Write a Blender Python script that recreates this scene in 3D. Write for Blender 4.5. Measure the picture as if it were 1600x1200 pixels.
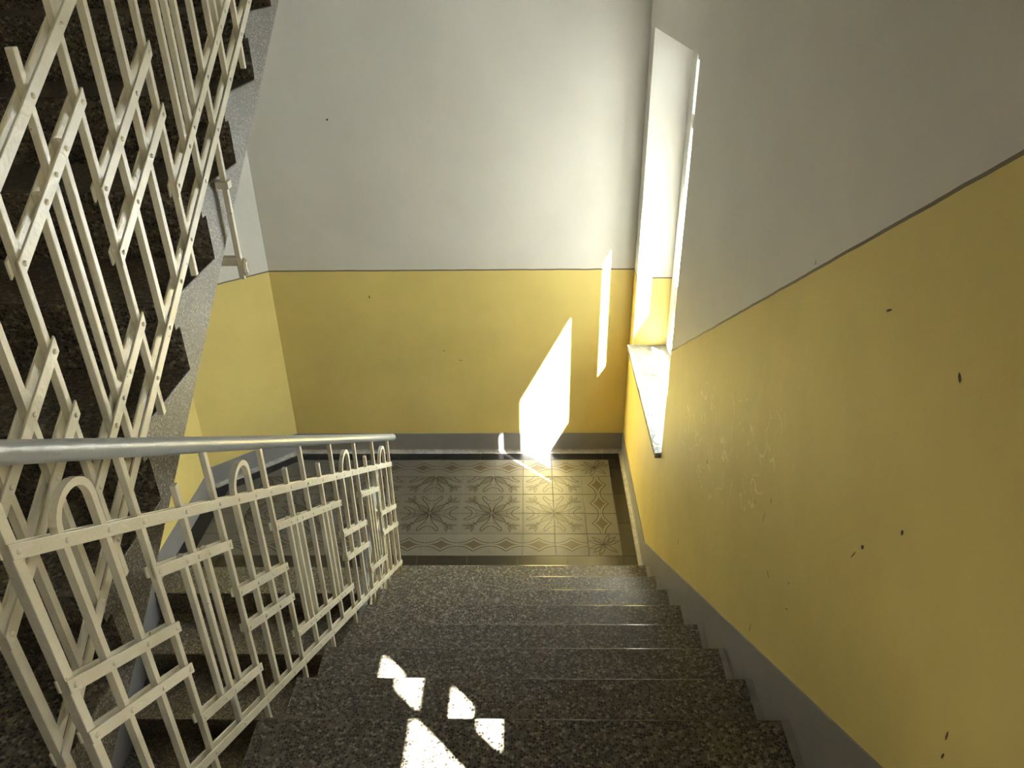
import bpy, bmesh, math, random
from mathutils import Vector, Matrix

# ------------------------------------------------------------------ clean
for o in list(bpy.data.objects):
    bpy.data.objects.remove(o, do_unlink=True)
scene = bpy.context.scene
COL = scene.collection
random.seed(7)

# ------------------------------------------------------------------ camera
CAM_F, PITCH, YAW, ROLL = 1210.15, math.radians(29.4063), math.radians(-1.4021), math.radians(-0.8721)
CAM_POS = Vector((-0.5603, -4.5367, 3.1759))
fw = Vector((math.sin(YAW) * math.cos(PITCH), math.cos(YAW) * math.cos(PITCH), -math.sin(PITCH)))
rt = Vector((math.cos(YAW), -math.sin(YAW), 0))
up = rt.cross(fw)
rt2 = rt * math.cos(ROLL) + up * math.sin(ROLL)
up2 = -rt * math.sin(ROLL) + up * math.cos(ROLL)
cam_data = bpy.data.cameras.new('camera')
cam_data.sensor_fit = 'HORIZONTAL'
cam_data.sensor_width = 36.0
cam_data.lens = CAM_F / 1600 * 36
cam_data.clip_start = 0.02
cam = bpy.data.objects.new('camera', cam_data)
COL.objects.link(cam)
m = Matrix((rt2, up2, -fw)).transposed().to_4x4()
m.translation = CAM_POS
cam.matrix_world = m
scene.camera = cam

# ------------------------------------------------------------------ sky, sun, exposure
world = bpy.data.worlds.new('sky')
scene.world = world
world.use_nodes = True
bg = world.node_tree.nodes['Background']
bg.inputs['Color'].default_value = (0.82, 0.915, 1.0, 1)
bg.inputs['Strength'].default_value = 16.0

SUN_DIR = Vector((-1.0, 1.03, -1.9)).normalized()
sun_data = bpy.data.lights.new('sun_offscreen', 'SUN')
sun_data.energy = 210.0
sun_data.color = (1.0, 0.95, 0.88)
sun_data.angle = math.radians(0.53)
sun = bpy.data.objects.new('sun_offscreen', sun_data)
sun.rotation_euler = SUN_DIR.to_track_quat('-Z', 'Y').to_euler()
sun.location = (6, -8, 12)
COL.objects.link(sun)

scene.view_settings.view_transform = 'Standard'
scene.view_settings.look = 'None'
scene.view_settings.gamma = 1.0
scene.view_settings.use_curve_mapping = False
scene.view_settings.exposure = 0.66
scene.cycles.use_denoising = True
scene.cycles.max_bounces = 14
scene.cycles.diffuse_bounces = 10
scene.cycles.glossy_bounces = 6
scene.cycles.transparent_max_bounces = 12
scene.cycles.sample_clamp_indirect = 12.0
scene.cycles.blur_glossy = 0.2

# ------------------------------------------------------------------ measures (metres)
XW, YW = 0.1125, 0.1055           # window wall, end wall
H, T, Y1 = 0.1796, 0.2772, -1.2746  # riser, going, first nosing of the flight going up from the landing
XA = -1.267                        # open end of that flight
SL = H / T
XC = -1.365                        # open side of the other two flights
XL = -2.70                         # left wall
ZS, ZW = 0.158, 1.392              # skirting and dado height on the landing
ZHALL = 10 * H
YHALL = Y1 - 9 * T                 # edge of the hall floor
YB = -1.315                        # nosing of the landing towards the lower flight
P1, P2 = (-2.222, YW), (-2.70, -0.312)
YBACK, ZTOP = -6.0, 5.5


def znos(y):
    return H - SL * (y - Y1)


# ------------------------------------------------------------------ materials
def new_mat(name):
    mt = bpy.data.materials.new(name)
    mt.use_nodes = True
    nt = mt.node_tree
    b = nt.nodes['Principled BSDF']
    return mt, nt, b


def N(nt, typ, **kw):
    n = nt.nodes.new(typ)
    for k, v in kw.items():
        setattr(n, k, v)
    return n


def math_n(nt, op, a, b=None, clamp=False):
    n = nt.nodes.new('ShaderNodeMath')
    n.operation = op
    n.use_clamp = clamp
    for i, v in enumerate((a, b)):
        if v is None:
            continue
        if isinstance(v, (int, float)):
            n.inputs[i].default_value = v
        else:
            nt.links.new(v, n.inputs[i])
    return n.outputs[0]


def mix_col(nt, fac, a, b):
    n = nt.nodes.new('ShaderNodeMix')
    n.data_type = 'RGBA'
    if isinstance(fac, (int, float)):
        n.inputs[0].default_value = fac
    else:
        nt.links.new(fac, n.inputs[0])
    for i, v in ((6, a), (7, b)):
        if isinstance(v, tuple):
            n.inputs[i].default_value = (*v, 1)
        else:
            nt.links.new(v, n.inputs[i])
    return n.outputs[2]


def noise(nt, vec, scale, detail=3, rough=0.5):
    n = nt.nodes.new('ShaderNodeTexNoise')
    n.inputs['Scale'].default_value = scale
    n.inputs['Detail'].default_value = detail
    n.inputs['Roughness'].default_value = rough
    if vec is not None:
        nt.links.new(vec, n.inputs['Vector'])
    return n.outputs['Fac']


def ramp(nt, fac, stops, interp='LINEAR'):
    n = nt.nodes.new('ShaderNodeValToRGB')
    n.color_ramp.interpolation = interp
    el = n.color_ramp.elements
    while len(el) > 1:
        el.remove(el[-1])
    el[0].position = stops[0][0]
    el[0].color = (*stops[0][1], 1)
    for p, c in stops[1:]:
        e = el.new(p)
        e.color = (*c, 1)
    nt.links.new(fac, n.inputs[0])
    return n.outputs[0]


def bump(nt, b, height, strength, dist=0.01):
    n = nt.nodes.new('ShaderNodeBump')
    n.inputs['Strength'].default_value = strength
    n.inputs['Distance'].default_value = dist
    nt.links.new(height, n.inputs['Height'])
    nt.links.new(n.outputs[0], b.inputs['Normal'])


def position(nt):
    g = nt.nodes.new('ShaderNodeNewGeometry')
    s = nt.nodes.new('ShaderNodeSeparateXYZ')
    nt.links.new(g.outputs['Position'], s.inputs[0])
    return g.outputs['Position'], s.outputs


YELLOW = (0.71, 0.575, 0.205)
GREY = (0.66, 0.64, 0.60)


def wall_paint(name, mode, a, b0, scratches=False):
    """oil-painted plaster: yellow dado up to a line, thin dark line, pale grey above.
    the line is at max/min(ZW, a*y + b0)"""
    mt, nt, b = new_mat(name)
    pos, (x, y, z) = position(nt)
    slope = math_n(nt, 'ADD', math_n(nt, 'MULTIPLY', y, a), b0)
    thr = math_n(nt, mode, slope, ZW)
    d = math_n(nt, 'SUBTRACT', z, thr)
    wob = math_n(nt, 'MULTIPLY', math_n(nt, 'SUBTRACT', noise(nt, pos, 9, 2), 0.5), 0.006)
    d = math_n(nt, 'ADD', d, wob)
    above = math_n(nt, 'GREATER_THAN', d, 0.0)
    line = math_n(nt, 'LESS_THAN', math_n(nt, 'ABSOLUTE', d), 0.0045)
    blot = noise(nt, pos, 2.3, 4, 0.55)
    ye = ramp(nt, blot, [(0.3, tuple(c * 0.93 for c in YELLOW)), (0.7, tuple(min(1, c * 1.05) for c in YELLOW))])
    gr = ramp(nt, blot, [(0.3, tuple(c * 0.95 for c in GREY)), (0.7, tuple(c * 1.03 for c in GREY))])
    c = mix_col(nt, above, ye, gr)
    c = mix_col(nt, line, c, (0.16, 0.13, 0.09))
    # scattered dark scuffs
    v = N(nt, 'ShaderNodeTexVoronoi')
    v.inputs['Scale'].default_value = 3.1
    mp = N(nt, 'ShaderNodeMapping')
    mp.inputs['Scale'].default_value = (1, 1, 0.55)
    nt.links.new(pos, mp.inputs[0])
    nt.links.new(mp.outputs[0], v.inputs['Vector'])
    sc = math_n(nt, 'LESS_THAN', v.outputs['Distance'], 0.012)
    c = mix_col(nt, math_n(nt, 'MULTIPLY', sc, 0.75), c, (0.10, 0.07, 0.03))
    h = math_n(nt, 'ADD', math_n(nt, 'MULTIPLY', noise(nt, pos, 6, 3), 1.0), math_n(nt, 'MULTIPLY', noise(nt, pos, 160, 2), 0.05))
    if scratches:
        # rub marks on the dado beside the window
        mp2 = N(nt, 'ShaderNodeMapping')
        mp2.inputs['Scale'].default_value = (1, 0.8, 0.9)
        nt.links.new(pos, mp2.inputs[0])
        warp = N(nt, 'ShaderNodeTexNoise')
        warp.inputs['Scale'].default_value = 7
        nt.links.new(mp2.outputs[0], warp.inputs['Vector'])
        add = N(nt, 'ShaderNodeVectorMath', operation='ADD')
        sc2 = N(nt, 'ShaderNodeVectorMath', operation='SCALE')
        sc2.inputs['Scale'].default_value = 0.35
        nt.links.new(warp.outputs['Color'], sc2.inputs[0])
        nt.links.new(mp2.outputs[0], add.inputs[0])
        nt.links.new(sc2.outputs[0], add.inputs[1])
        v2 = N(nt, 'ShaderNodeTexVoronoi', feature='DISTANCE_TO_EDGE')
        v2.inputs['Scale'].default_value = 6
        nt.links.new(add.outputs[0], v2.inputs['Vector'])
        ln = math_n(nt, 'LESS_THAN', v2.outputs['Distance'], 0.015)
        brk = math_n(nt, 'GREATER_THAN', noise(nt, pos, 16, 3), 0.50)
        y2 = math_n(nt, 'ADD', y, 2.28)
        zz = math_n(nt, 'ADD', z, math_n(nt, 'MULTIPLY', y2, 0.55))
        dy = math_n(nt, 'DIVIDE', y2, 0.62)
        dz = math_n(nt, 'DIVIDE', math_n(nt, 'SUBTRACT', zz, 1.66), 0.26)
        r2 = math_n(nt, 'ADD', math_n(nt, 'MULTIPLY', dy, dy), math_n(nt, 'MULTIPLY', dz, dz))
        msk = math_n(nt, 'LESS_THAN', math_n(nt, 'ADD', r2, noise(nt, pos, 12, 2)), 1.45)
        f = math_n(nt, 'MULTIPLY', math_n(nt, 'MULTIPLY', ln, brk), msk)
        c = mix_col(nt, math_n(nt, 'MULTIPLY', f, 0.5), c, (0.95, 0.84, 0.52))
    nt.links.new(c, b.inputs['Base Color'])
    b.inputs['Roughness'].default_value = 0.55
    b.inputs['Specular IOR Level'].default_value = 0.22
    bump(nt, b, h, 0.25, 0.02)
    return mt


def simple_mat(name, col, rough=0.5, metal=0.0, var=0.08, scale=20, bump_s=0.0, bump_scale=60, spec=0.5):
    mt, nt, b = new_mat(name)
    tc = N(nt, 'ShaderNodeTexCoord')
    geo = N(nt, 'ShaderNodeNewGeometry')
    f = noise(nt, geo.outputs['Position'], scale, 4, 0.6)
    c = ramp(nt, f, [(0.25, tuple(max(0, k * (1 - var)) for k in col)), (0.75, tuple(min(1, k * (1 + var)) for k in col))])
    nt.links.new(c, b.inputs['Base Color'])
    b.inputs['Roughness'].default_value = rough
    b.inputs['Metallic'].default_value = metal
    b.inputs['Specular IOR Level'].default_value = spec
    if bump_s > 0:
        bump(nt, b, noise(nt, geo.outputs['Position'], bump_scale, 3), bump_s, 0.003)
    return mt


def terrazzo_mat(name, gain=1.0, rough=0.33, scale=125):
    mt, nt, b = new_mat(name)
    pos, _ = position(nt)
    v = N(nt, 'ShaderNodeTexVoronoi')
    v.inputs['Scale'].default_value = scale
    nt.links.new(pos, v.inputs['Vector'])
    sep = N(nt, 'ShaderNodeSeparateColor')
    nt.links.new(v.outputs['Color'], sep.inputs[0])
    g = gain
    c = ramp(nt, sep.outputs[0], [(0.0, (0.012 * g, 0.010 * g, 0.008 * g)), (0.30, (0.035 * g, 0.030 * g, 0.022 * g)),
                                  (0.50, (0.11 * g, 0.095 * g, 0.068 * g)), (0.68, (0.19 * g, 0.17 * g, 0.125 * g)),
                                  (0.86, (0.33 * g, 0.30 * g, 0.235 * g))], 'CONSTANT')
    mort = (0.15 * g, 0.13 * g, 0.10 * g)
    v2 = N(nt, 'ShaderNodeTexVoronoi', feature='DISTANCE_TO_EDGE')
    v2.inputs['Scale'].default_value = scale
    nt.links.new(pos, v2.inputs['Vector'])
    c = mix_col(nt, math_n(nt, 'LESS_THAN', v2.outputs['Distance'], 0.10), c, mort)
    stain = noise(nt, pos, 3.2, 4, 0.6)
    c2 = mix_col(nt, math_n(nt, 'MULTIPLY', math_n(nt, 'SUBTRACT', stain, 0.42, True), 0.9, True), c, tuple(0.4 * k for k in mort))
    nt.links.new(c2, b.inputs['Base Color'])
    rr = math_n(nt, 'ADD', math_n(nt, 'MULTIPLY', stain, 0.2), rough - 0.1)
    nt.links.new(rr, b.inputs['Roughness'])
    bump(nt, b, sep.outputs[1], 0.06, 0.001)
    return mt


def marble_mat():
    mt, nt, b = new_mat('grey_white_marble')
    pos, _ = position(nt)
    w = N(nt, 'ShaderNodeTexNoise')
    w.inputs['Scale'].default_value = 5
    w.inputs['Detail'].default_value = 6
    w.inputs['Distortion'].default_value = 1.6
    nt.links.new(pos, w.inputs['Vector'])
    c = ramp(nt, w.outputs['Fac'], [(0.36, (0.28, 0.29, 0.30)), (0.46, (0.39, 0.395, 0.40)), (0.495, (0.20, 0.21, 0.22)),
                                    (0.52, (0.40, 0.405, 0.41)), (0.8, (0.45, 0.452, 0.452))])
    nt.links.new(c, b.inputs['Base Color'])
    b.inputs['Roughness'].default_value = 0.12
    b.inputs['Specular IOR Level'].default_value = 0.10
    return mt


def glass_mat():
    mt = bpy.data.materials.new('window_glass')
    mt.use_nodes = True
    nt = mt.node_tree
    nt.nodes.clear()
    out = N(nt, 'ShaderNodeOutputMaterial')
    tr = N(nt, 'ShaderNodeBsdfTransparent')
    tr.inputs[0].default_value = (0.94, 0.96, 0.95, 1)
    gl = N(nt, 'ShaderNodeBsdfGlossy')
    gl.inputs['Roughness'].default_value = 0.02
    lw = N(nt, 'ShaderNodeLayerWeight')
    lw.inputs['Blend'].default_value = 0.5
    fac = math_n(nt, 'ADD', math_n(nt, 'MULTIPLY', math_n(nt, 'POWER', lw.outputs['Facing'], 5.0), 0.9), 0.04)
    geo = N(nt, 'ShaderNodeNewGeometry')
    w = noise(nt, geo.outputs['Position'], 3, 2)
    bm_ = N(nt, 'ShaderNodeBump')
    bm_.inputs['Strength'].default_value = 0.03
    nt.links.new(w, bm_.inputs['Height'])
    nt.links.new(bm_.outputs[0], gl.inputs['Normal'])
    mx = N(nt, 'ShaderNodeMixShader')
    nt.links.new(fac, mx.inputs[0])
    nt.links.new(tr.outputs[0], mx.inputs[1])
    nt.links.new(gl.outputs[0], mx.inputs[2])
    nt.links.new(mx.outputs[0], out.inputs[0])
    return mt


def railing_paint():
    mt, nt, b = new_mat('cream_gloss_paint')
    pos, _ = position(nt)
    f = noise(nt, pos, 14, 4, 0.6)
    c = ramp(nt, f, [(0.25, (0.61, 0.57, 0.44)), (0.75, (0.70, 0.66, 0.54))])
    chip = math_n(nt, 'GREATER_THAN', noise(nt, pos, 55, 3, 0.6), 0.735)
    c = mix_col(nt, chip, c, (0.16, 0.13, 0.09))
    nt.links.new(c, b.inputs['Base Color'])
    b.inputs['Roughness'].default_value = 0.25
    h = math_n(nt, 'ADD', noise(nt, pos, 130, 3), math_n(nt, 'MULTIPLY', chip, -0.6))
    bump(nt, b, h, 0.35, 0.003)
    return mt


M = {}
M['paint_right'] = wall_paint('wall_paint_window_side', 'MAXIMUM', -SL, H + SL * Y1 + 1.332, True)
M['paint_back'] = wall_paint('wall_paint_end', 'MAXIMUM', 0.0, 0.0)
M['paint_left'] = wall_paint('wall_paint_left', 'MINIMUM', 0.659, ZW + 0.659 * 1.25)
M['skirting'] = simple_mat('grey_brown_skirting_paint', (0.262, 0.254, 0.248), 0.38, var=0.08, scale=6, bump_s=0.1)
M['cove'] = simple_mat('worn_pale_cove', (0.36, 0.34, 0.31), 0.6, var=0.35, scale=30, bump_s=0.5, bump_scale=90)
M['caulk'] = simple_mat('grey_edge_strip', (0.28, 0.265, 0.235), 0.5, var=0.2, scale=25)
M['terrazzo'] = terrazzo_mat('speckled_terrazzo', 0.92)
M['terrazzo_side'] = terrazzo_mat('fine_grey_terrazzo_side', 0.92, 0.5, 260)
M['edge'] = simple_mat('polished_nosing_arris', (0.12, 0.106, 0.080), 0.15, var=0.5, scale=60)
M['ceiling'] = simple_mat('white_ceiling', (0.62, 0.60, 0.56), 0.7)
M['marble'] = marble_mat()
M['window_paint'] = simple_mat('white_window_paint', (0.66, 0.65, 0.61), 0.6, var=0.04, spec=0.12)
M['glass'] = glass_mat()
M['rail'] = railing_paint()
M['handrail'] = simple_mat('grey_gloss_handrail_paint', (0.30, 0.325, 0.34), 0.28, metal=0.0, var=0.06, scale=12, bump_s=0.3, bump_scale=110)
M['tile'] = simple_mat('grey_beige_cement_tile', (0.122, 0.115, 0.101), 0.36, spec=0.27, var=0.12, scale=9, bump_s=0.12, bump_scale=150)
M['tile2'] = simple_mat('grey_cement_tile', (0.108, 0.103, 0.092), 0.38, spec=0.27, var=0.12, scale=9, bump_s=0.12, bump_scale=150)
M['inlay'] = simple_mat('dark_brown_tile_line', (0.012, 0.008, 0.006), 0.45, spec=0.3)
M['inlay_tan'] = simple_mat('ochre_tile_inlay', (0.062, 0.048, 0.030), 0.4, spec=0.3)
M['inlay_green'] = simple_mat('grey_green_tile_leaf', (0.074, 0.068, 0.054), 0.4, spec=0.27)
M['inlay_light'] = simple_mat('pale_tile_line', (0.18, 0.165, 0.13), 0.35)
M['dark_tile'] = simple_mat('black_border_tile', (0.013, 0.012, 0.012), 0.28, var=0.25, scale=14)
M['grout'] = simple_mat('tile_grout', (0.10, 0.09, 0.075), 0.8)
M['rivet'] = M['rail']
M['bounce_cut_brown'] = simple_mat('bounce_cut_dark_brown', (0.075, 0.045, 0.025), 0.4, var=0.3, scale=4)  # invented dark finish, keeps the hall from bouncing light
M['bounce_cut_grey'] = simple_mat('bounce_cut_dark_grey', (0.06, 0.062, 0.065), 0.6, spec=0.15)  # invented dark tone, lowers sun bounce below the windows
M['plaster'] = simple_mat('sky_block_plaster', (0.34, 0.31, 0.26), 0.85, var=0.15, scale=3, spec=0.1)  # finish of the added block that hides part of the sky
M['scuff'] = simple_mat('dark_scuff', (0.05, 0.035, 0.02), 0.7)


# ------------------------------------------------------------------ mesh helpers
def link(name, me, mat, parent=None):
    o = bpy.data.objects.new(name, me)
    COL.objects.link(o)
    if mat is not None and len(me.materials) == 0:
        me.materials.append(mat)
    if parent is not None:
        o.parent = parent
    return o


def mesh_from(name, verts, faces, mat, parent=None, smooth=False, recalc=True):
    me = bpy.data.meshes.new(name)
    me.from_pydata([tuple(v) for v in verts], [], faces)
    if recalc:
        bm = bmesh.new()
        bm.from_mesh(me)
        bmesh.ops.recalc_face_normals(bm, faces=bm.faces)
        bm.to_mesh(me)
        bm.free()
    if smooth:
        for p in me.polygons:
            p.use_smooth = True
    return link(name, me, mat, parent)


def empty(name, loc=(0, 0, 0)):
    o = bpy.data.objects.new(name, None)
    o.location = loc
    o.empty_display_size = 0.1
    COL.objects.link(o)
    return o


def tag(o, label=None, cat=None, kind=None, group=None):
    if label: o['label'] = label
    if cat: o['category'] = cat
    if kind: o['kind'] = kind
    if group: o['group'] = group
    return o


def prism(name, poly, axis, a, b, mat, parent=None, bevel=0.0, bev_edges=None):
    """extrude a 2-D polygon along axis 'x' (poly in y,z) or 'z' (poly in x,y) or 'y' (poly in x,z)"""
    def p3(q, w):
        if axis == 'x': return (w, q[0], q[1])
        if axis == 'y': return (q[0], w, q[1])
        return (q[0], q[1], w)
    n = len(poly)
    vs = [p3(q, a) for q in poly] + [p3(q, b) for q in poly]
    fs = [list(range(n))[::-1], list(range(n, 2 * n))] + [[i, (i + 1) % n, n + (i + 1) % n, n + i] for i in range(n)]
    me = bpy.data.meshes.new(name)
    me.from_pydata(vs, [], fs)
    bm = bmesh.new()
    bm.from_mesh(me)
    bmesh.ops.recalc_face_normals(bm, faces=bm.faces)
    if bevel > 0:
        if bev_edges is None:
            es = list(bm.edges)
        else:
            es = [e for e in bm.edges if bev_edges(e)]
        bmesh.ops.bevel(bm, geom=es, offset=bevel, segments=2, profile=0.6, affect='EDGES', clamp_overlap=True)
    bm.to_mesh(me)
    bm.free()
    return link(name, me, mat, parent)


def box(name, x0, x1, y0, y1, z0, z1, mat, parent=None, bevel=0.0):
    return prism(name, [(x0, y0), (x1, y0), (x1, y1), (x0, y1)], 'z', z0, z1, mat, parent, bevel)


def sweep_square(path, wx, wp):
    """square-section bar along a path in the y-z plane at x = 0; wx across the railing, wp in its plane"""
    vs, fs = [], []
    n = len(path)
    for i, (y, z) in enumerate(path):
        a = path[max(0, i - 1)]
        c = path[min(n - 1, i + 1)]
        ty, tz = c[0] - a[0], c[1] - a[1]
        L = math.hypot(ty, tz) or 1
        ny, nz = -tz / L, ty / L
        for sx, sp in ((-1, -1), (1, -1), (1, 1), (-1, 1)):
            vs.append((sx * wx / 2, y + sp * ny * wp / 2, z + sp * nz * wp / 2))
    for i in range(n - 1):
        for k in range(4):
            fs.append([4 * i + k, 4 * i + (k + 1) % 4, 4 * i + 4 + (k + 1) % 4, 4 * i + 4 + k])
    fs.append([0, 1, 2, 3])
    fs.append([4 * n - 4 + k for k in range(4)][::-1])
    return vs, fs


def tube(name, pts, radii, mat, parent=None, seg=14):
    """round tube through 3-D points with a radius per point"""
    vs, fs = [], []
    n = len(pts)
    P = [Vector(p) for p in pts]
    for i in range(n):
        d = (P[min(n - 1, i + 1)] - P[max(0, i - 1)]).normalized()
        a = Vector((1, 0, 0)) if abs(d.x) < 0.9 else Vector((0, 0, 1))
        u = d.cross(a).normalized()
        w = d.cross(u).normalized()
        for k in range(seg):
            t = 2 * math.pi * k / seg
            vs.append(P[i] + (u * math.cos(t) + w * math.sin(t)) * radii[i])
    for i in range(n - 1):
        for k in range(seg):
            fs.append([i * seg + k, i * seg + (k + 1) % seg, (i + 1) * seg + (k + 1) % seg, (i + 1) * seg + k])
    fs.append(list(range(seg)))
    fs.append([(n - 1) * seg + k for k in range(seg)])
    return mesh_from(name, vs, fs, mat, parent, smooth=True)


# ================================================================== SETTING
# ---- walls
def wall_right():
    """thick window wall: inner face at XW, outer face at 0.56, two window recesses with a rebate"""
    xo, xr = 0.56, 0.40
    inner = [(-1.27, -0.05, 0.93, 2.80), (-5.70, -3.90, 2.70, 4.30)]
    outer = [(-1.262, -0.13, 0.97, 2.65), (-5.62, -3.95, 3.15, 4.134)]
    vs, fs = [], []

    def quad(a, b, c, d):
        k = len(vs)
        vs.extend((a, b, c, d))
        fs.append([k, k + 1, k + 2, k + 3])

    def face_with_holes(x, holes, y0, y1, z0, z1):
        ys = sorted({y0, y1, *[h_[0] for h_ in holes], *[h_[1] for h_ in holes]})
        zs = sorted({z0, z1, *[h_[2] for h_ in holes], *[h_[3] for h_ in holes]})
        for i in range(len(ys) - 1):
            for j in range(len(zs) - 1):
                yc, zc = (ys[i] + ys[i + 1]) / 2, (zs[j] + zs[j + 1]) / 2
                if any(h_[0] < yc < h_[1] and h_[2] < zc < h_[3] for h_ in holes):
                    continue
                quad((x, ys[i], zs[j]), (x, ys[i + 1], zs[j]), (x, ys[i + 1], zs[j + 1]), (x, ys[i], zs[j + 1]))
    Y0, Y1_, Z0, Z1 = YBACK - 0.2, YW + 0.2, -2.2, ZTOP
    face_with_holes(XW, inner, Y0, Y1_, Z0, Z1)
    face_with_holes(xo, outer, Y0, Y1_, Z0, Z1)
    for (a, b) in zip(inner, outer):
        for (hh, xa, xb) in ((a, XW, xr), (b, xr, xo)):
            y0, y1, z0, z1 = hh
            quad((xa, y0, z0), (xb, y0, z0), (xb, y0, z1), (xa, y0, z1))
            quad((xa, y1, z0), (xb, y1, z0), (xb, y1, z1), (xa, y1, z1))
            quad((xa, y0, z0), (xb, y0, z0), (xb, y1, z0), (xa, y1, z0))
            quad((xa, y0, z1), (xb, y0, z1), (xb, y1, z1), (xa, y1, z1))
        face_with_holes(xr, [b], *a)
    for (ya) in (Y0, Y1_):
        quad((XW, ya, Z0), (xo, ya, Z0), (xo, ya, Z1), (XW, ya, Z1))
    for (za) in (Z0, Z1):
        quad((XW, Y0, za), (xo, Y0, za), (xo, Y1_, za), (XW, Y1_, za))
    o = mesh_from('wall_right', vs, fs, M['paint_right'], recalc=False)
    return o


tag(wall_right(), 'window wall with sloping yellow dado and pale grey paint above', 'wall', 'structure')
o = box('wall_back', P1[0] - 0.3, XW, YW, YW + 0.2, -2.2, ZTOP, M['paint_back'])
tag(o, 'end wall of the landing, yellow below and pale grey above', 'wall', 'structure')
dx, dy = P2[0] - P1[0], P2[1] - P1[1]
L = math.hypot(dx, dy)
nx, ny = dy / L, -dx / L          # pointing away from the landing
if nx * (-1.0 - P1[0]) + ny * (-1 - P1[1]) > 0:
    nx, ny = -nx, -ny
o = prism('wall_diagonal', [P1, P2, (P2[0] + nx * 0.2, P2[1] + ny * 0.2), (P1[0] + nx * 0.2, P1[1] + ny * 0.2)], 'z', -2.2, ZTOP, M['paint_back'])
tag(o, 'short slanting corner wall between end wall and lower flight', 'wall', 'structure')
o = box('wall_left', XL - 0.2, XL, YBACK - 0.2, P2[1], -2.2, ZTOP, M['paint_left'])
tag(o, 'yellow side wall along the lower flight', 'wall', 'structure')
o = box('wall_front', XL - 0.2, XW, YBACK - 0.2, YBACK, -2.2, ZTOP, M['bounce_cut_brown'])  # unseen wall, dark finish made up to cut bounce onto the risers
tag(o, 'unseen wall at the back of the hall, made dark to cut bounced light', 'wall', 'structure')
o = box('floor', XL, XW, YBACK, YW, -2.3, -2.2, M['ceiling'])
tag(o, 'floor at the foot of the lower flight', 'floor', 'structure')

# ---- unseen block added outside to cut sky light through the main window
o = box('wall_sky_block', 1.5, 14.0, -9.0, -3.2, -3.5, 4.8, M['plaster'])
tag(o, 'unseen plastered block added outside to cut sky light', 'wall', 'structure')

# ---- ceilings (underside of the next landing and flight)
o = box('ceiling', XL, XW, YBACK, YW, ZTOP, ZTOP + 0.15, M['ceiling'])
tag(o, 'stairwell ceiling high above', 'ceiling', 'structure')
o = box('ceiling', P1[0] - 0.5, XW, -1.05, YW, 19 * H, 20 * H - 0.022, M['ceiling'])
tag(o, 'underside of the next landing above', 'ceiling', 'structure')

# ---- skirting boards
SK = 0.006
yk = Y1 + (0.12 + H - ZS) / SL     # where the sloping skirting leaves the level one
o = prism('baseboard_right', [(YW, -0.01), (YW, ZS), (yk, ZS), (YHALL - 0.02, znos(YHALL - 0.02) + 0.12), (YBACK, ZHALL + 0.13),
                              (YBACK, ZHALL - 0.05), (YHALL, ZHALL - 0.3), (Y1 + 0.03, -0.01)], 'x', XW - SK, XW + 0.002, M['skirting'])
tag(o, 'grey-brown painted skirting stepping up beside the flight', 'skirting', 'structure')
bb_right = o
o = box('baseboard_back', P1[0], XW - SK, YW - SK, YW + 0.002, -0.01, ZS, M['skirting'])
tag(o, 'grey-brown skirting along the end wall', 'skirting', 'structure')
bb_back = o
o = prism('baseboard_diagonal', [P1, P2, (P2[0] - nx * SK, P2[1] - ny * SK), (P1[0] - nx * SK, P1[1] - ny * SK)], 'z', -0.01, ZS, M['skirting'])
tag(o, 'grey-brown skirting along the slanting corner wall', 'skirting', 'structure')
bb_diag = o
yl = YB + 0.02
o = prism('baseboard_left', [(P2[1], -0.01), (P2[1], ZS), (-1.24, ZS), (-4.3, ZS + 0.659 * (-4.3 + 1.24)), (-4.3, -2.2), (yl, -0.2)],
          'x', XL - 0.002, XL + SK, M['skirting'])
tag(o, 'grey-brown skirting sloping down beside the lower flight', 'skirting', 'structure')


def cove(name, ax, ay, bx, by, inx, iny, parent, r=0.024):
    """concave quarter fillet between floor and skirting from a to b; (inx, iny) points into the landing"""
    vs, fs = [], []
    K = 5
    for (px, py) in ((ax, ay), (bx, by)):
        vs.append((px, py, 0.0))
        for k in range(K + 1):
            t = math.pi / 2 * k / K
            d = r - r * math.sin(t)
            z = r - r * math.cos(t)
            vs.append((px + inx * d, py + iny * d, z))
    n = K + 2
    fs.append(list(range(n)))
    fs.append(list(range(n, 2 * n))[::-1])
    for i in range(n):
        fs.append([i, (i + 1) % n, n + (i + 1) % n, n + i])
    return mesh_from(name, vs, fs, M['cove'], parent)


cove('cove', P1[0], YW - SK, XW - SK, YW - SK, 0, -1, bb_back)
cove('cove', XW - SK, YW - SK, XW - SK, Y1 + 0.0, -1, 0, bb_right)
cove('cove', P1[0] - nx * SK, P1[1] - ny * SK, P2[0] - nx * SK, P2[1] - ny * SK, -nx, -ny, bb_diag)


# ---- scuff marks on the window wall (flat streaks of dirt)
def scuff(y, z, ln, ang, w):
    c, s = math.cos(ang), math.sin(ang)
    pts = [(-ln / 2, 0), (-ln / 4, w / 2), (ln / 4, w / 2.4), (ln / 2, 0), (ln / 5, -w / 2.2), (-ln / 4, -w / 2)]
    ln, w = ln * 0.85, w * 0.75
    pts = [(a * 0.85, b_ * 0.75) for a, b_ in pts]
    vs = [(XW - 0.0006, y + c * a - s * b_, z + s * a + c * b_) for a, b_ in pts]
    return vs


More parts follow.
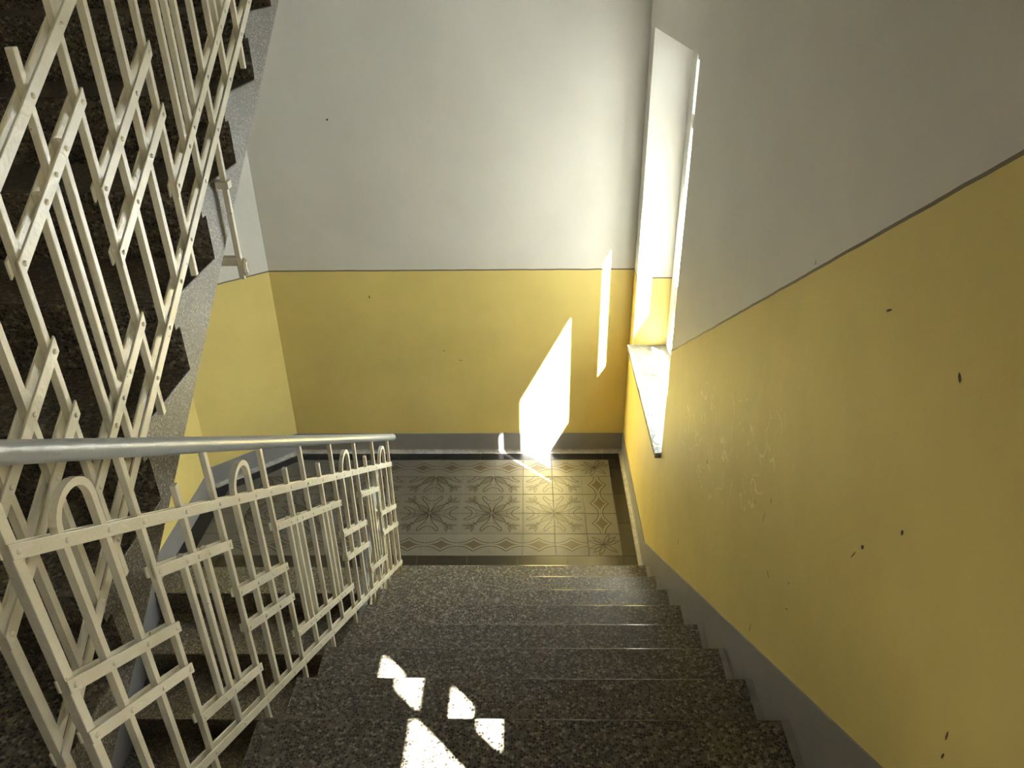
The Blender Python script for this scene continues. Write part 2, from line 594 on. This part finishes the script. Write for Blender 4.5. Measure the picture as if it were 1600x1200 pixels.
WALL_R = bpy.data.objects['wall_right']
for (y, z, ln, ang, w) in [(-2.125, 1.476, 0.032, 1.55, 0.007), (-3.468, 2.582, 0.022, 0.9, 0.011), (-3.441, 2.248, 0.016, 1.9, 0.012),
                           (-3.326, 2.113, 0.018, 2.3, 0.011), (-3.300, 2.070, 0.040, 2.0, 0.004), (-2.811, 1.827, 0.024, 1.5, 0.005),
                           (-2.782, 1.747, 0.060, 1.75, 0.003), (-2.887, 1.629, 0.034, 0.35, 0.005), (-2.690, 1.73, 0.016, 1.5, 0.004),
                           (-1.834, 0.835, 0.050, 1.55, 0.007), (-2.833, 1.362, 0.046, 1.5, 0.006), (-3.201, 2.578, 0.030, 2.6, 0.006),
                           (-2.808, 2.525, 0.016, 1.4, 0.005), (-3.716, 2.060, 0.026, 1.5, 0.006), (-3.724, 2.020, 0.020, 1.7, 0.006),
                           (-3.05, 1.66, 0.026, 2.5, 0.003), (-3.03, 1.73, 0.010, 1.0, 0.007)]:
    mesh_from('scuff_mark', scuff(y, z, ln, ang, w), [[0, 1, 2, 3, 4, 5]], M['scuff'], WALL_R)


for (x, z, ln, ang, w) in [(-1.722, 2.321, 0.014, 0.5, 0.012), (-1.592, 1.211, 0.022, 1.7, 0.007), (-1.018, 0.744, 0.030, 0.1, 0.004), (-1.127, 0.817, 0.020, 0.2, 0.004)]:
    c, sn = math.cos(ang), math.sin(ang)
    pts = [(-ln / 2, 0), (-ln / 4, w / 2), (ln / 4, w / 2.4), (ln / 2, 0), (ln / 5, -w / 2.2), (-ln / 4, -w / 2)]
    mesh_from('scuff_mark', [(x + c * a - sn * b_, YW - 0.0006, z + sn * a + c * b_) for a, b_ in pts], [[0, 1, 2, 3, 4, 5]], M['scuff'], bpy.data.objects['wall_back'])


# ---- landing floor with cement tiles
def clip_poly(poly, px, py, qx, qy):
    """keep the part of poly where (p - (px,py)).(qx,qy) >= 0"""
    out = []
    n = len(poly)
    for i in range(n):
        a, b_ = poly[i], poly[(i + 1) % n]
        da = (a[0] - px) * qx + (a[1] - py) * qy
        db = (b_[0] - px) * qx + (b_[1] - py) * qy
        if da >= 0:
            out.append(a)
        if da * db < 0:
            t = da / (da - db)
            out.append((a[0] + (b_[0] - a[0]) * t, a[1] + (b_[1] - a[1]) * t))
    return out


floor_poly = [(XW, YW), P1, P2, (XL, YB + 0.2), (XW, YB + 0.2)]
floor = prism('floor', floor_poly, 'z', -0.30, -0.003, M['grout'])
tag(floor, 'half-landing floor of patterned cement tiles with a black border', 'floor', 'structure')
S = 0.2
G = 0.0012
inset = 0.105
dpx, dpy = P1[0] - nx * inset, P1[1] - ny * inset


def ribbon(bm, pts, w, z, closed=False):
    n = len(pts)
    L_, R_ = [], []
    for i, (x, y) in enumerate(pts):
        a = pts[(i - 1) % n] if (closed or i > 0) else pts[i]
        c = pts[(i + 1) % n] if (closed or i < n - 1) else pts[i]
        tx, ty = c[0] - a[0], c[1] - a[1]
        l = math.hypot(tx, ty) or 1
        ox, oy = -ty / l * w / 2, tx / l * w / 2
        L_.append(bm.verts.new((x + ox, y + oy, z)))
        R_.append(bm.verts.new((x - ox, y - oy, z)))
    for i in range(n if closed else n - 1):
        j = (i + 1) % n
        try:
            bm.faces.new((L_[i], R_[i], R_[j], L_[j]))
        except ValueError:
            pass


def fill(bm, pts, z):
    try:
        bm.faces.new([bm.verts.new((x, y, z)) for x, y in pts])
    except ValueError:
        pass


def arc(cx, cy, r, a0, a1, n=9, ry=None):
    ry = ry or r
    return [(cx + r * math.cos(math.radians(a0 + (a1 - a0) * i / n)), cy + ry * math.sin(math.radians(a0 + (a1 - a0) * i / n))) for i in range(n + 1)]


def leaf(x0, y0, ang, ln, w, n=7):
    c, s = math.cos(math.radians(ang)), math.sin(math.radians(ang))
    up_, dn = [], []
    for i in range(n + 1):
        t = i / n
        d = w * math.sin(math.pi * t ** 0.8)
        up_.append((x0 + c * ln * t - s * d, y0 + s * ln * t + c * d))
        dn.append((x0 + c * ln * t + s * d, y0 + s * ln * t - c * d))
    return up_ + dn[-2:0:-1]


def clamp_pts(pts, lim=0.0985):
    return [(max(-lim, min(lim, x)), max(-lim, min(lim, y))) for x, y in pts]


ZI = 0.0006


def smooth_line(pts, n=4):
    """Catmull-Rom through 2-D points"""
    out = []
    P = [pts[0]] + list(pts) + [pts[-1]]
    for i in range(1, len(P) - 2):
        p0, p1, p2, p3 = P[i - 1], P[i], P[i + 1], P[i + 2]
        for q in range(n):
            t = q / n
            out.append(tuple(0.5 * (2 * p1[c] + (p2[c] - p0[c]) * t + (2 * p0[c] - 5 * p1[c] + 4 * p2[c] - p3[c]) * t * t +
                                    (3 * p1[c] - p0[c] - 3 * p2[c] + p3[c]) * t ** 3) for c in (0, 1)))
    out.append(pts[-1])
    return out


def motif_mesh():
    """quarter of the flower; flower centre at local (-0.1, -0.1)"""
    bm = bmesh.new()
    w = 0.0054
    o_ = -0.1
    arm = [(0.003, 0.010), (0.016, 0.062), (0.036, 0.104), (0.058, 0.136), (0.067, 0.160), (0.061, 0.176), (0.050, 0.166), (0.031, 0.140), (0.0016, 0.126)]
    sm = smooth_line(arm)
    for sw in (0, 1):
        ribbon(bm, [(o_ + (x if sw == 0 else y), o_ + (y if sw == 0 else x)) for x, y in sm], w, ZI)
        dots = [(0.004, 0.094), (0.016, 0.098), (0.026, 0.106)]
        ribbon(bm, [(o_ + (x if sw == 0 else y), o_ + (y if sw == 0 else x)) for x, y in dots], w * 0.6, ZI)
    n_line = None
    ribbon(bm, leaf(o_ + 0.010, o_ + 0.010, 45, 0.118, 0.021, 9), w * 0.9, ZI, True)
    c_ = o_ + 0.103
    ribbon(bm, [(c_ - 0.013, c_ + 0.013), (c_ + 0.013, c_ - 0.013)], w * 1.2, ZI)
    ribbon(bm, [(c_ - 0.012, c_ - 0.012), (c_ + 0.016, c_ + 0.016)], w * 1.2, ZI)
    sprays = ((45, 0.118, 0.062, 0.013), (8, 0.112, 0.074, 0.010), (82, 0.112, 0.074, 0.010))
    for ang, d, ln, wd in sprays:
        ribbon(bm, clamp_pts(leaf(o_ + d, o_ + d, ang, ln, wd)), w * 0.55, ZI, True)
    n0 = len(bm.faces)
    fill(bm, leaf(o_ + 0.014, o_ + 0.014, 45, 0.110, 0.018, 9), ZI - 0.0002)
    n1 = len(bm.faces)
    for ang, d, ln, wd in sprays:
        fill(bm, clamp_pts(leaf(o_ + d, o_ + d, ang, ln, wd * 0.9)), ZI - 0.0002)
    bm.faces.ensure_lookup_table()
    for k_, f in enumerate(bm.faces):
        f.material_index = 0 if k_ < n0 else 2
    bmesh.ops.recalc_face_normals(bm, faces=bm.faces)
    me = bpy.data.meshes.new('inlay')
    bm.to_mesh(me)
    bm.free()
    for nm in ('inlay', 'inlay_tan', 'inlay_green'):
        me.materials.append(M[nm])
    return me


def diamond_mesh():
    bm = bmesh.new()

    def curve(e, hh, lim=0.0985, n=10):
        return [(-lim + lim * i / n, e + hh * (i / n) ** 2.1) for i in range(n + 1)]

    def ring(e, hh, lim):
        q = curve(e, hh, lim)
        top = q + [(-x, y) for x, y in q[-2::-1]]
        return top
    for w, e, hh, lim, mi in ((0.0062, 0.0135, 0.047, 0.0985, 0), (0.0040, 0.0085, 0.041, 0.0985, 3)):
        a = len(bm.faces)
        top = ring(e, hh, lim)
        ribbon(bm, top, w, ZI)
        ribbon(bm, [(x, -y) for x, y in top], w, ZI)
        bm.faces.ensure_lookup_table()
        for f in bm.faces[a:]:
            f.material_index = mi
    a = len(bm.faces)
    q = ring(0.001, 0.040, 0.075)
    for k_ in range(len(q) - 1):
        (x0, y0), (x1, y1) = q[k_], q[k_ + 1]
        fill(bm, [(x0, -y0), (x1, -y1), (x1, y1), (x0, y0)], ZI - 0.0002)
    bm.faces.ensure_lookup_table()
    for f in bm.faces[a:]:
        f.material_index = 1
    me = bpy.data.meshes.new('inlay')
    bm.to_mesh(me)
    bm.free()
    for nm in ('inlay', 'inlay_tan', 'inlay_green', 'inlay_light'):
        me.materials.append(M[nm])
    return me


def corner_mesh():
    bm = bmesh.new()
    for ang in (20, 45, 70, 135, 160, 200, 225, 250, 315):
        ribbon(bm, clamp_pts(leaf(0, 0, ang, 0.105, 0.013)), 0.0045, ZI, True)
    me = bpy.data.meshes.new('inlay')
    bm.to_mesh(me)
    bm.free()
    me.materials.append(M['inlay'])
    return me


ME_MOTIF, ME_DIAM, ME_CORN = motif_mesh(), diamond_mesh(), corner_mesh()


def tile_mesh(mat):
    hs = S / 2 - G
    e = 0.0012
    vs = [(-hs, -hs, -0.003), (hs, -hs, -0.003), (hs, hs, -0.003), (-hs, hs, -0.003),
          (-hs, -hs, -e), (hs, -hs, -e), (hs, hs, -e), (-hs, hs, -e),
          (-hs + e, -hs + e, 0), (hs - e, -hs + e, 0), (hs - e, hs - e, 0), (-hs + e, hs - e, 0)]
    fs = [[0, 1, 5, 4], [1, 2, 6, 5], [2, 3, 7, 6], [3, 0, 4, 7], [4, 5, 9, 8], [5, 6, 10, 9], [6, 7, 11, 10], [7, 4, 8, 11], [8, 9, 10, 11]]
    me = bpy.data.meshes.new('tile')
    me.from_pydata(vs, [], fs)
    me.materials.append(mat)
    return me


ME_TILE = [tile_mesh(M['tile']), tile_mesh(M['tile2'])]
NCOL = 13
for i in range(NCOL):
    for j in range(5):
        cx, cy = -S * (i + 0.5), -S * (j + 0.5)
        corners = [(cx - S / 2 + G, cy - S / 2 + G), (cx + S / 2 - G, cy - S / 2 + G), (cx + S / 2 - G, cy + S / 2 - G), (cx - S / 2 + G, cy + S / 2 - G)]
        cl = clip_poly(corners, dpx, dpy, -nx, -ny)
        cl = clip_poly(cl, XL + 0.105, 0, 1, 0) if cl else cl
        if len(cl) < 3:
            continue
        whole = len(cl) == 4 and all(abs(a[0] - b_[0]) + abs(a[1] - b_[1]) < 1e-6 for a, b_ in zip(cl, corners))
        if not whole:
            prism('tile', cl, 'z', -0.003, 0.0, M['tile'], floor)
            continue
        border = i in (0,) or j in (0, 4)
        t = link('tile', ME_TILE[1] if not border else ME_TILE[0], None, floor)
        t.location = (cx, cy, 0)
        if i == 0 and j in (0, 4):
            me_i, rot = ME_CORN, 0
        elif i == 0:
            me_i, rot = ME_DIAM, 90
        elif j in (0, 4):
            me_i, rot = ME_DIAM, 0
        else:
            me_i = ME_MOTIF
            # flower centres at x = -0.4k, y = -0.2 and -0.6
            mx_ = round((cx) / 0.4) * 0.4
            my_ = -0.2 if j == 1 else -0.6
            sxn, syn = (mx_ < cx), (my_ < cy)      # centre lies to the lower-left when both true
            rot = {(True, True): 0, (False, True): 90, (False, False): 180, (True, False): 270}[(sxn, syn)]
        il = link('inlay', me_i, None, t)
        il.rotation_euler = (0, 0, math.radians(rot))


def dark(poly, zt=0.0):
    return prism('border_tile', poly, 'z', -0.003, zt, M['dark_tile'], floor)


x = 0.0 + XW
edge_far = 0.0
k = 0
x = -0.035
xs = [XW]
while x > P1[0] + 0.06:
    xs.append(x)
    x -= 0.29
xs.append(P1[0] + 0.05)
for a, b_ in zip(xs[:-1], xs[1:]):
    dark([(b_ + G, G), (a - G, G), (a - G, YW), (b_ + G, YW)])
ys = [0.0, -0.1, -0.4, -0.7, -1.0, -1.1]
for a, b_ in zip(ys[:-1], ys[1:]):
    dark([(G, b_ + G), (XW, b_ + G), (XW, a - G), (G, a - G)])
x = 0.0
xs = [0.0]
x = -0.03
while x > XL + 0.1:
    xs.append(x)
    x -= 0.3
xs.append(XL)
for a, b_ in zip(xs[:-1], xs[1:]):
    dark([(b_ + G, -1.1 + G), (a - G, -1.1 + G), (a - G, -1.0 - G), (b_ + G, -1.0 - G)])
# border along the slanting corner wall and the left wall
ND = 2
for q in range(ND):
    ta, tb = q / ND, (q + 1) / ND
    a = (P1[0] + dx * ta, P1[1] + dy * ta)
    b_ = (P1[0] + dx * tb, P1[1] + dy * tb)
    pl = [a, b_, (b_[0] - nx * (inset - G), b_[1] - ny * (inset - G)), (a[0] - nx * (inset - G), a[1] - ny * (inset - G))]
    pl = clip_poly(pl, XL, 0, 1, 0)
    dark(pl, -0.0004)
ys = [P2[1] - 0.0, -0.55, -0.85, -1.0]
for a, b_ in zip(ys[:-1], ys[1:]):
    dark([(XL, b_ + G), (XL + 0.105 - G, b_ + G), (XL + 0.105 - G, a - G), (XL, a - G)], -0.0002)
# terrazzo edge slab of the landing (top step of the lower flight)
prism('edge_slab', [(-1.1, -0.30), (-1.1, 0.0), (YB, 0.0), (YB, -0.066), (YB + 0.022, -0.066), (YB + 0.022, -0.30)], 'x', XL, XW, M['terrazzo'], floor,
      0.004, lambda e: all(abs(v.co.y - YB) < 1e-5 and abs(v.co.z) < 1e-5 for v in e.verts))


# ---- flights of stairs
OV, NT, WAIST = 0.022, 0.066, 0.05


def step_block(parent, x0, x1, yn, z, h, t, dirn, strip=None):
    """one solid step: nosing front at yn, going t towards dirn (+1 / -1 in y), top at z"""
    yr = yn + dirn * OV
    yb = yr + dirn * t
    poly = [(yn, z), (yn, z - NT), (yr, z - NT), (yr, z - h - WAIST), (yb, z - WAIST), (yb, z)]
    s = prism('step', poly, 'x', x0, x1, M['terrazzo'], parent, 0.0045,
              lambda e: all(abs(v.co.y - yn) < 1e-5 and abs(v.co.z - z) < 1e-5 for v in e.verts) or
              (all(abs(v.co.z - z) < 1e-5 for v in e.verts) and abs(e.verts[0].co.x - e.verts[1].co.x) < 1e-6))
    s.data.materials.append(M['edge'])
    s.data.materials.append(M['terrazzo_side'])
    for p in s.data.polygons:
        if abs(p.normal.y) > 0.15 and p.normal.z > 0.3:
            p.material_index = 1
        elif abs(p.normal.x) > 0.9:
            p.material_index = 2
    if strip:
        ya, yb2 = sorted((yn + dirn * 0.001, yb))
        box('edge_strip', strip[0], strip[1], ya, yb2, z - 0.01, z + 0.0015, M['caulk'], s)
    return s


flA = empty('stair_flight', (0, 0, 0))
tag(flA, 'speckled terrazzo flight between the cream railing and the window wall', 'stairs', 'structure')
for k in range(1, 10):
    step_block(flA, XA, XW - SK, Y1 - (k - 1) * T, k * H, H, T, -1, (XW - SK - 0.022, XW - SK))
flB = empty('stair_flight', (0, 0, 0))
tag(flB, 'terrazzo flight dropping from the landing along the left yellow wall', 'stairs', 'structure')
for k in range(1, 10):
    # descends towards -y: treads run from the riser above to their own nosing
    step_block(flB, XL + SK, XC, YB - k * T, -k * H, H, T, +1)
flC = empty('stair_flight', (0, 0, 0))
tag(flC, 'dark terrazzo flight rising behind the tall slanted railing, grey speckled side', 'stairs', 'structure')
TC, HC = 0.27, 0.1785
YC13, ZC13 = -2.927, 2.312        # foot of the riser above tread 13
for k in range(11, 20):
    z = ZC13 + (k - 13) * HC
    yback = YC13 + (k - 13) * TC
    step_block(flC, XL, XC, yback - TC - OV, z, HC if k > 11 else z - ZHALL, TC, +1)
hall = box('floor', XL, XW, YBACK, YHALL + 0.0, ZHALL - 0.2, ZHALL, M['terrazzo'])
tag(hall, 'hall floor of dark speckled terrazzo at the head of the flight', 'floor', 'structure')


# ---- windows
def window(name, xg, y0, y1, z0, z1, cols, rows, label):
    """cols / rows: list of pane intervals; frame members fill the rest"""
    w = empty(name, (0, 0, 0))
    tag(w, label, 'window', 'structure')
    xa, xb = xg - 0.012, xg + 0.055
    xa2, xb2 = xg - 0.006, xg + 0.045
    edges = [y0] + [c for p in cols for c in p] + [y1]
    for i in range(0, len(edges), 2):
        box('window_stile', xa, xb, edges[i], edges[i + 1], z0, z1, M['window_paint'], w, 0.004)
    for ci, c in enumerate(cols):
        rw = rows[ci] if isinstance(rows[0], list) else rows
        zed = [z0] + [q for p in rw for q in p] + [z1]
        for i in range(0, len(zed), 2):
            box('window_rail', xa2, xb2, c[0], c[1], zed[i], zed[i + 1], M['window_paint'], w, 0.003)
        for r in rw:
            box('window_pane', xg + 0.018, xg + 0.022, c[0] - 0.004, c[1] + 0.004, r[0] - 0.004, r[1] + 0.004, M['glass'], w)
    return w


win1 = window('window_1', 0.335, -1.27, -0.05, 0.93, 2.80, [(-1.14, -0.52), (-0.383, -0.177)],
              [(0.99, 1.215), (1.40, 2.31), (2.386, 2.655)], 'tall white framed window deep in the wall above a marble sill')
box('window_shutter', 0.548, 0.557, -1.243, -1.097, 0.98, 2.645, M['window_paint'], win1, 0.001)
box('bounce_cut_sill', 0.392, 0.60, -1.262, -0.13, 0.955, 0.978, M['bounce_cut_grey'], win1, 0.002)  # dark slab added outside to reduce sun bounced in through the window
sill = box('window_sill', XW - 0.033, 0.34, -1.275, -0.045, 0.90, 0.932, M['marble'], win1, 0.003)
sill['label'] = 'veined grey-white marble sill'
win2 = window('window_2', 0.335, -5.70, -3.90, 2.70, 4.30, [(-5.05, -4.44), (-4.36, -4.02)], [[(3.27, 4.15)], [(3.27, 3.47), (3.57, 4.15)]],
              'small high window of the upper hall')

box('bounce_cut_sill', 0.392, 0.60, -5.62, -3.95, 3.13, 3.158, M['bounce_cut_grey'], win2, 0.002)  # same added dark slab against bounce at the hall window


# ================================================================== RAILINGS
def railing(name, label, xc, base, Yl, slope, side_x, hand_over, posts, mount=None):
    """Yl: list of (role, y); base(y): height of the nosing line; side_x: +1 when the rivet heads face +x"""
    root = empty(name, (xc, 0, 0))
    tag(root, label, 'railing')
    W = 0.0138
    LV = dict(bottom=0.012, s3=0.136, s2b=0.288, s2a=0.410, s1=0.562, main=0.685)
    SH, ST = 0.0285, 0.0045

    def bar(y, v0, v1, w=W, nm='baluster'):
        pr = prism(nm, [(y - w / 2, base(y) + v0), (y + w / 2, base(y) + v0), (y + w / 2, base(y) + v1), (y - w / 2, base(y) + v1)],
                   'x', -w / 2, w / 2, M['rail'], root, 0.0018)
        return pr
    rv = rivet_mesh()

    def strap(y0, y1, v, rivets, ov=0.013):
        a, b_ = y0 - ov, y1 + ov
        poly = [(a, base(a) + v - SH / 2), (b_, base(b_) + v - SH / 2), (b_, base(b_) + v + SH / 2), (a, base(a) + v + SH / 2)]
        fr = None
        for s in (1, -1):
            xa = s * W / 2
            xb = s * (W / 2 + ST)
            st = prism('strap', poly, 'x', min(xa, xb), max(xa, xb), M['rail'], root, 0.0012)
            if s == side_x:
                fr = st
        for y in rivets:
            r = link('rivet', rv, None, fr)
            r.location = (side_x * (W / 2 + ST), y, base(y) + v)
            r.rotation_euler = (0, math.radians(90 if side_x > 0 else -90), 0)
    roles = Yl
    Ts = [y for r, y in roles if r in 'TP']
    y_lo, y_hi = Ts[0], Ts[-1]
    allb = [y for r, y in roles]
    # long straps
    strap(y_lo, y_hi, LV['main'], allb)
    strap(y_lo, y_hi, LV['bottom'], [y for r, y in roles if r != 'P'])
    i = 0
    # segments between tall bars
    idx = [k for k, (r, y) in enumerate(roles) if r in 'TP']
    segs = []
    for a, b_ in zip(idx[:-1], idx[1:]):
        inner = roles[a + 1:b_]
        segs.append((a, b_, inner))
    # merge neighbouring short-bar segments for their straps
    run = None
    runs = []
    for (a, b_, inner) in segs:
        if inner and inner[0][0] == 'S':
            if run and run[1] == a:
                run = (run[0], b_)
                runs[-1] = run
            else:
                run = (a, b_)
                runs.append(run)
    for a, b_ in runs:
        rivs = []
        for k in range(a, b_ + 1):
            r, y = roles[k]
            if r == 'S':
                rivs += [y - 0.048, y, y + 0.048]
            else:
                rivs.append(y)
        strap(roles[a][1], roles[b_][1], LV['s1'], rivs)
        strap(roles[a][1], roles[b_][1], LV['s3'], rivs)
    for (a, b_, inner) in segs:
        if inner and inner[0][0] == 'A':
            rivs = [roles[k][1] for k in range(a, b_ + 1)]
            strap(roles[a][1], roles[b_][1], LV['s2a'], rivs)
            strap(roles[a][1], roles[b_][1], LV['s2b'], rivs)
            ya, yb = inner[0][1], inner[1][1]
            r = (yb - ya) / 2
            ym = (ya + yb) / 2
            zc = base(ym) + 0.782 - r
            path = [(ya, base(ya) - 0.005)]
            path += [(ya, zc - 0.02)]
            for q in range(13):
                t = math.pi * (1 - q / 12)
                path.append((ym + r * math.cos(t), zc + r * math.sin(t)))
            path += [(yb, zc - 0.02), (yb, base(yb) - 0.005)]
            vs, fs = sweep_square(path, W, W)
            ao = mesh_from('arched_baluster', vs, fs, M['rail'], root)
    for r, y in roles:
        if r == 'T':
            bar(y, -0.075, 0.838)
        elif r == 'P':
            pr = prism('newel_post', [(y - 0.010, base(y) - 0.75), (y + 0.010, base(y) - 0.75),
                                      (y + 0.010, base(y) + 0.838), (y - 0.010, base(y) + 0.838)], 'x', -0.0105, 0.0066, M['rail'], root, 0.002)
        elif r == 'S':
            bar(y, -0.005, 0.756)
            bar(y - 0.048, 0.136 - 0.016, 0.562 + 0.016)
            bar(y + 0.048, 0.136 - 0.016, 0.562 + 0.016)
    # handrail
    ya, yb = y_lo - hand_over[0], y_hi + hand_over[1]
    R_ = 0.0182
    pts, rad = [], []
    d = Vector((0, 1, slope)).normalized()
    A = Vector((0, ya, base(ya) + 0.85))
    B = Vector((0, yb, base(yb) + 0.85))
    for q in (0.0, 0.004, 0.010, 0.018):
        pts.append(A + d * q)
        rad.append(R_ * math.sqrt(max(0.02, 1 - (1 - q / 0.018) ** 2)))
    nseg = 24
    for q in range(1, nseg):
        pts.append(A.lerp(B, q / nseg))
        rad.append(R_)
    for q in (0.018, 0.010, 0.004, 0.0):
        pts.append(B - d * q)
        rad.append(R_ * math.sqrt(max(0.02, 1 - (1 - q / 0.018) ** 2)))
    tube('handrail', pts, rad, M['handrail'], root, 18)
    if mount is not None:
        for ym in mount:
            zb = base(ym)
            bar(ym, -0.385, 0.0, 0.0140, 'mounting_post').location.x = 0.0
            box('collar', -0.045, 0.014, ym - 0.014, ym + 0.014, zb - 0.135, zb - 0.115, M['rail'], root, 0.002)
            box('bracket_arm', -0.12, 0.0, ym - 0.011, ym + 0.011, zb - 0.345, zb - 0.321, M['rail'], root, 0.002)
            # scalloped rosette on the foot of the post
            vs, fs = [], []
            n = 20
            for lay, (rr, xx) in enumerate(((0.020, 0.009), (0.022, 0.014), (0.016, 0.019), (0.008, 0.016))):
                for q in range(n):
                    t = 2 * math.pi * q / n
                    r2 = rr * (1 + (0.10 if q % 2 else -0.06) * (1 if lay < 2 else 0.4))
                    vs.append((xx, ym + r2 * math.cos(t) * 0.62, zb - 0.352 + r2 * math.sin(t) * 1.15))
            for lay in range(3):
                for q in range(n):
                    fs.append([lay * n + q, lay * n + (q + 1) % n, (lay + 1) * n + (q + 1) % n, (lay + 1) * n + q])
            fs.append([3 * n + q for q in range(n)])
            fs.append([q for q in range(n)][::-1])
            mesh_from('rosette', vs, fs, M['rail'], root)
    return root


_rv = None


def rivet_mesh():
    global _rv
    if _rv is None:
        bm = bmesh.new()
        rings = [(0.0050, 0.0), (0.0045, 0.0018), (0.0027, 0.003)]
        vv = []
        for r, z in rings:
            vv.append([bm.verts.new((r * math.cos(2 * math.pi * q / 8), r * math.sin(2 * math.pi * q / 8), z)) for q in range(8)])
        for l in range(2):
            for q in range(8):
                bm.faces.new((vv[l][q], vv[l][(q + 1) % 8], vv[l + 1][(q + 1) % 8], vv[l + 1][q]))
        bm.faces.new(vv[2])
        _rv = bpy.data.meshes.new('rivet')
        bm.to_mesh(_rv)
        bm.free()
        for p in _rv.polygons:
            p.use_smooth = True
        _rv.materials.append(M['rivet'])
    return _rv


PATTERN = [('P', -3.718), ('A', -3.622), ('A', -3.521), ('T', -3.420), ('S', -3.270), ('T', -3.122), ('A', -3.022), ('A', -2.922), ('T', -2.820),
           ('S', -2.668), ('T', -2.518), ('S', -2.365), ('T', -2.207), ('A', -2.104), ('A', -1.991), ('T', -1.880), ('S', -1.724),
           ('T', -1.571), ('A', -1.466), ('A', -1.348), ('T', -1.240)]
railing('stair_railing', 'cream railing with arched bars and grey handrail beside the terrazzo flight down to the landing',
        -1.287, znos, PATTERN, -SL, 1, (0.25, 0.165), True)
PATTERN_C = [('P', -3.722), ('A', -3.616), ('A', -3.516), ('T', -3.421), ('S', -3.272), ('T', -3.134), ('A', -3.031), ('A', -2.930), ('T', -2.833),
             ('S', -2.687), ('T', -2.548), ('S', -2.399), ('T', -2.255), ('A', -2.15), ('A', -2.04), ('T', -1.93), ('S', -1.78), ('T', -1.63),
             ('A', -1.53), ('A', -1.42), ('T', -1.31)]
railing('stair_railing', 'cream lattice railing climbing the dark flight in front of black steps',
        -1.346, lambda y: 0.659 * y + 4.455, PATTERN_C, 0.659, 1, (0.1, 0.1), True, (-2.548,))
PATTERN_B = [('P', -3.70), ('A', -3.60), ('A', -3.50), ('T', -3.40), ('S', -3.25), ('T', -3.10), ('A', -3.0), ('A', -2.90), ('T', -2.80),
             ('S', -2.65), ('T', -2.50), ('S', -2.35), ('T', -2.2), ('A', -2.10), ('A', -1.99), ('T', -1.89), ('S', -1.74),
             ('T', -1.60), ('A', -1.50), ('A', -1.40), ('T', -1.30)]
railing('stair_railing', 'cream railing going down from the landing, mostly hidden behind the arched one',
        -1.346, lambda y: 0.648 * (y - YB) + 0.0, PATTERN_B, 0.648, 1, (0.1, 0.0), True)
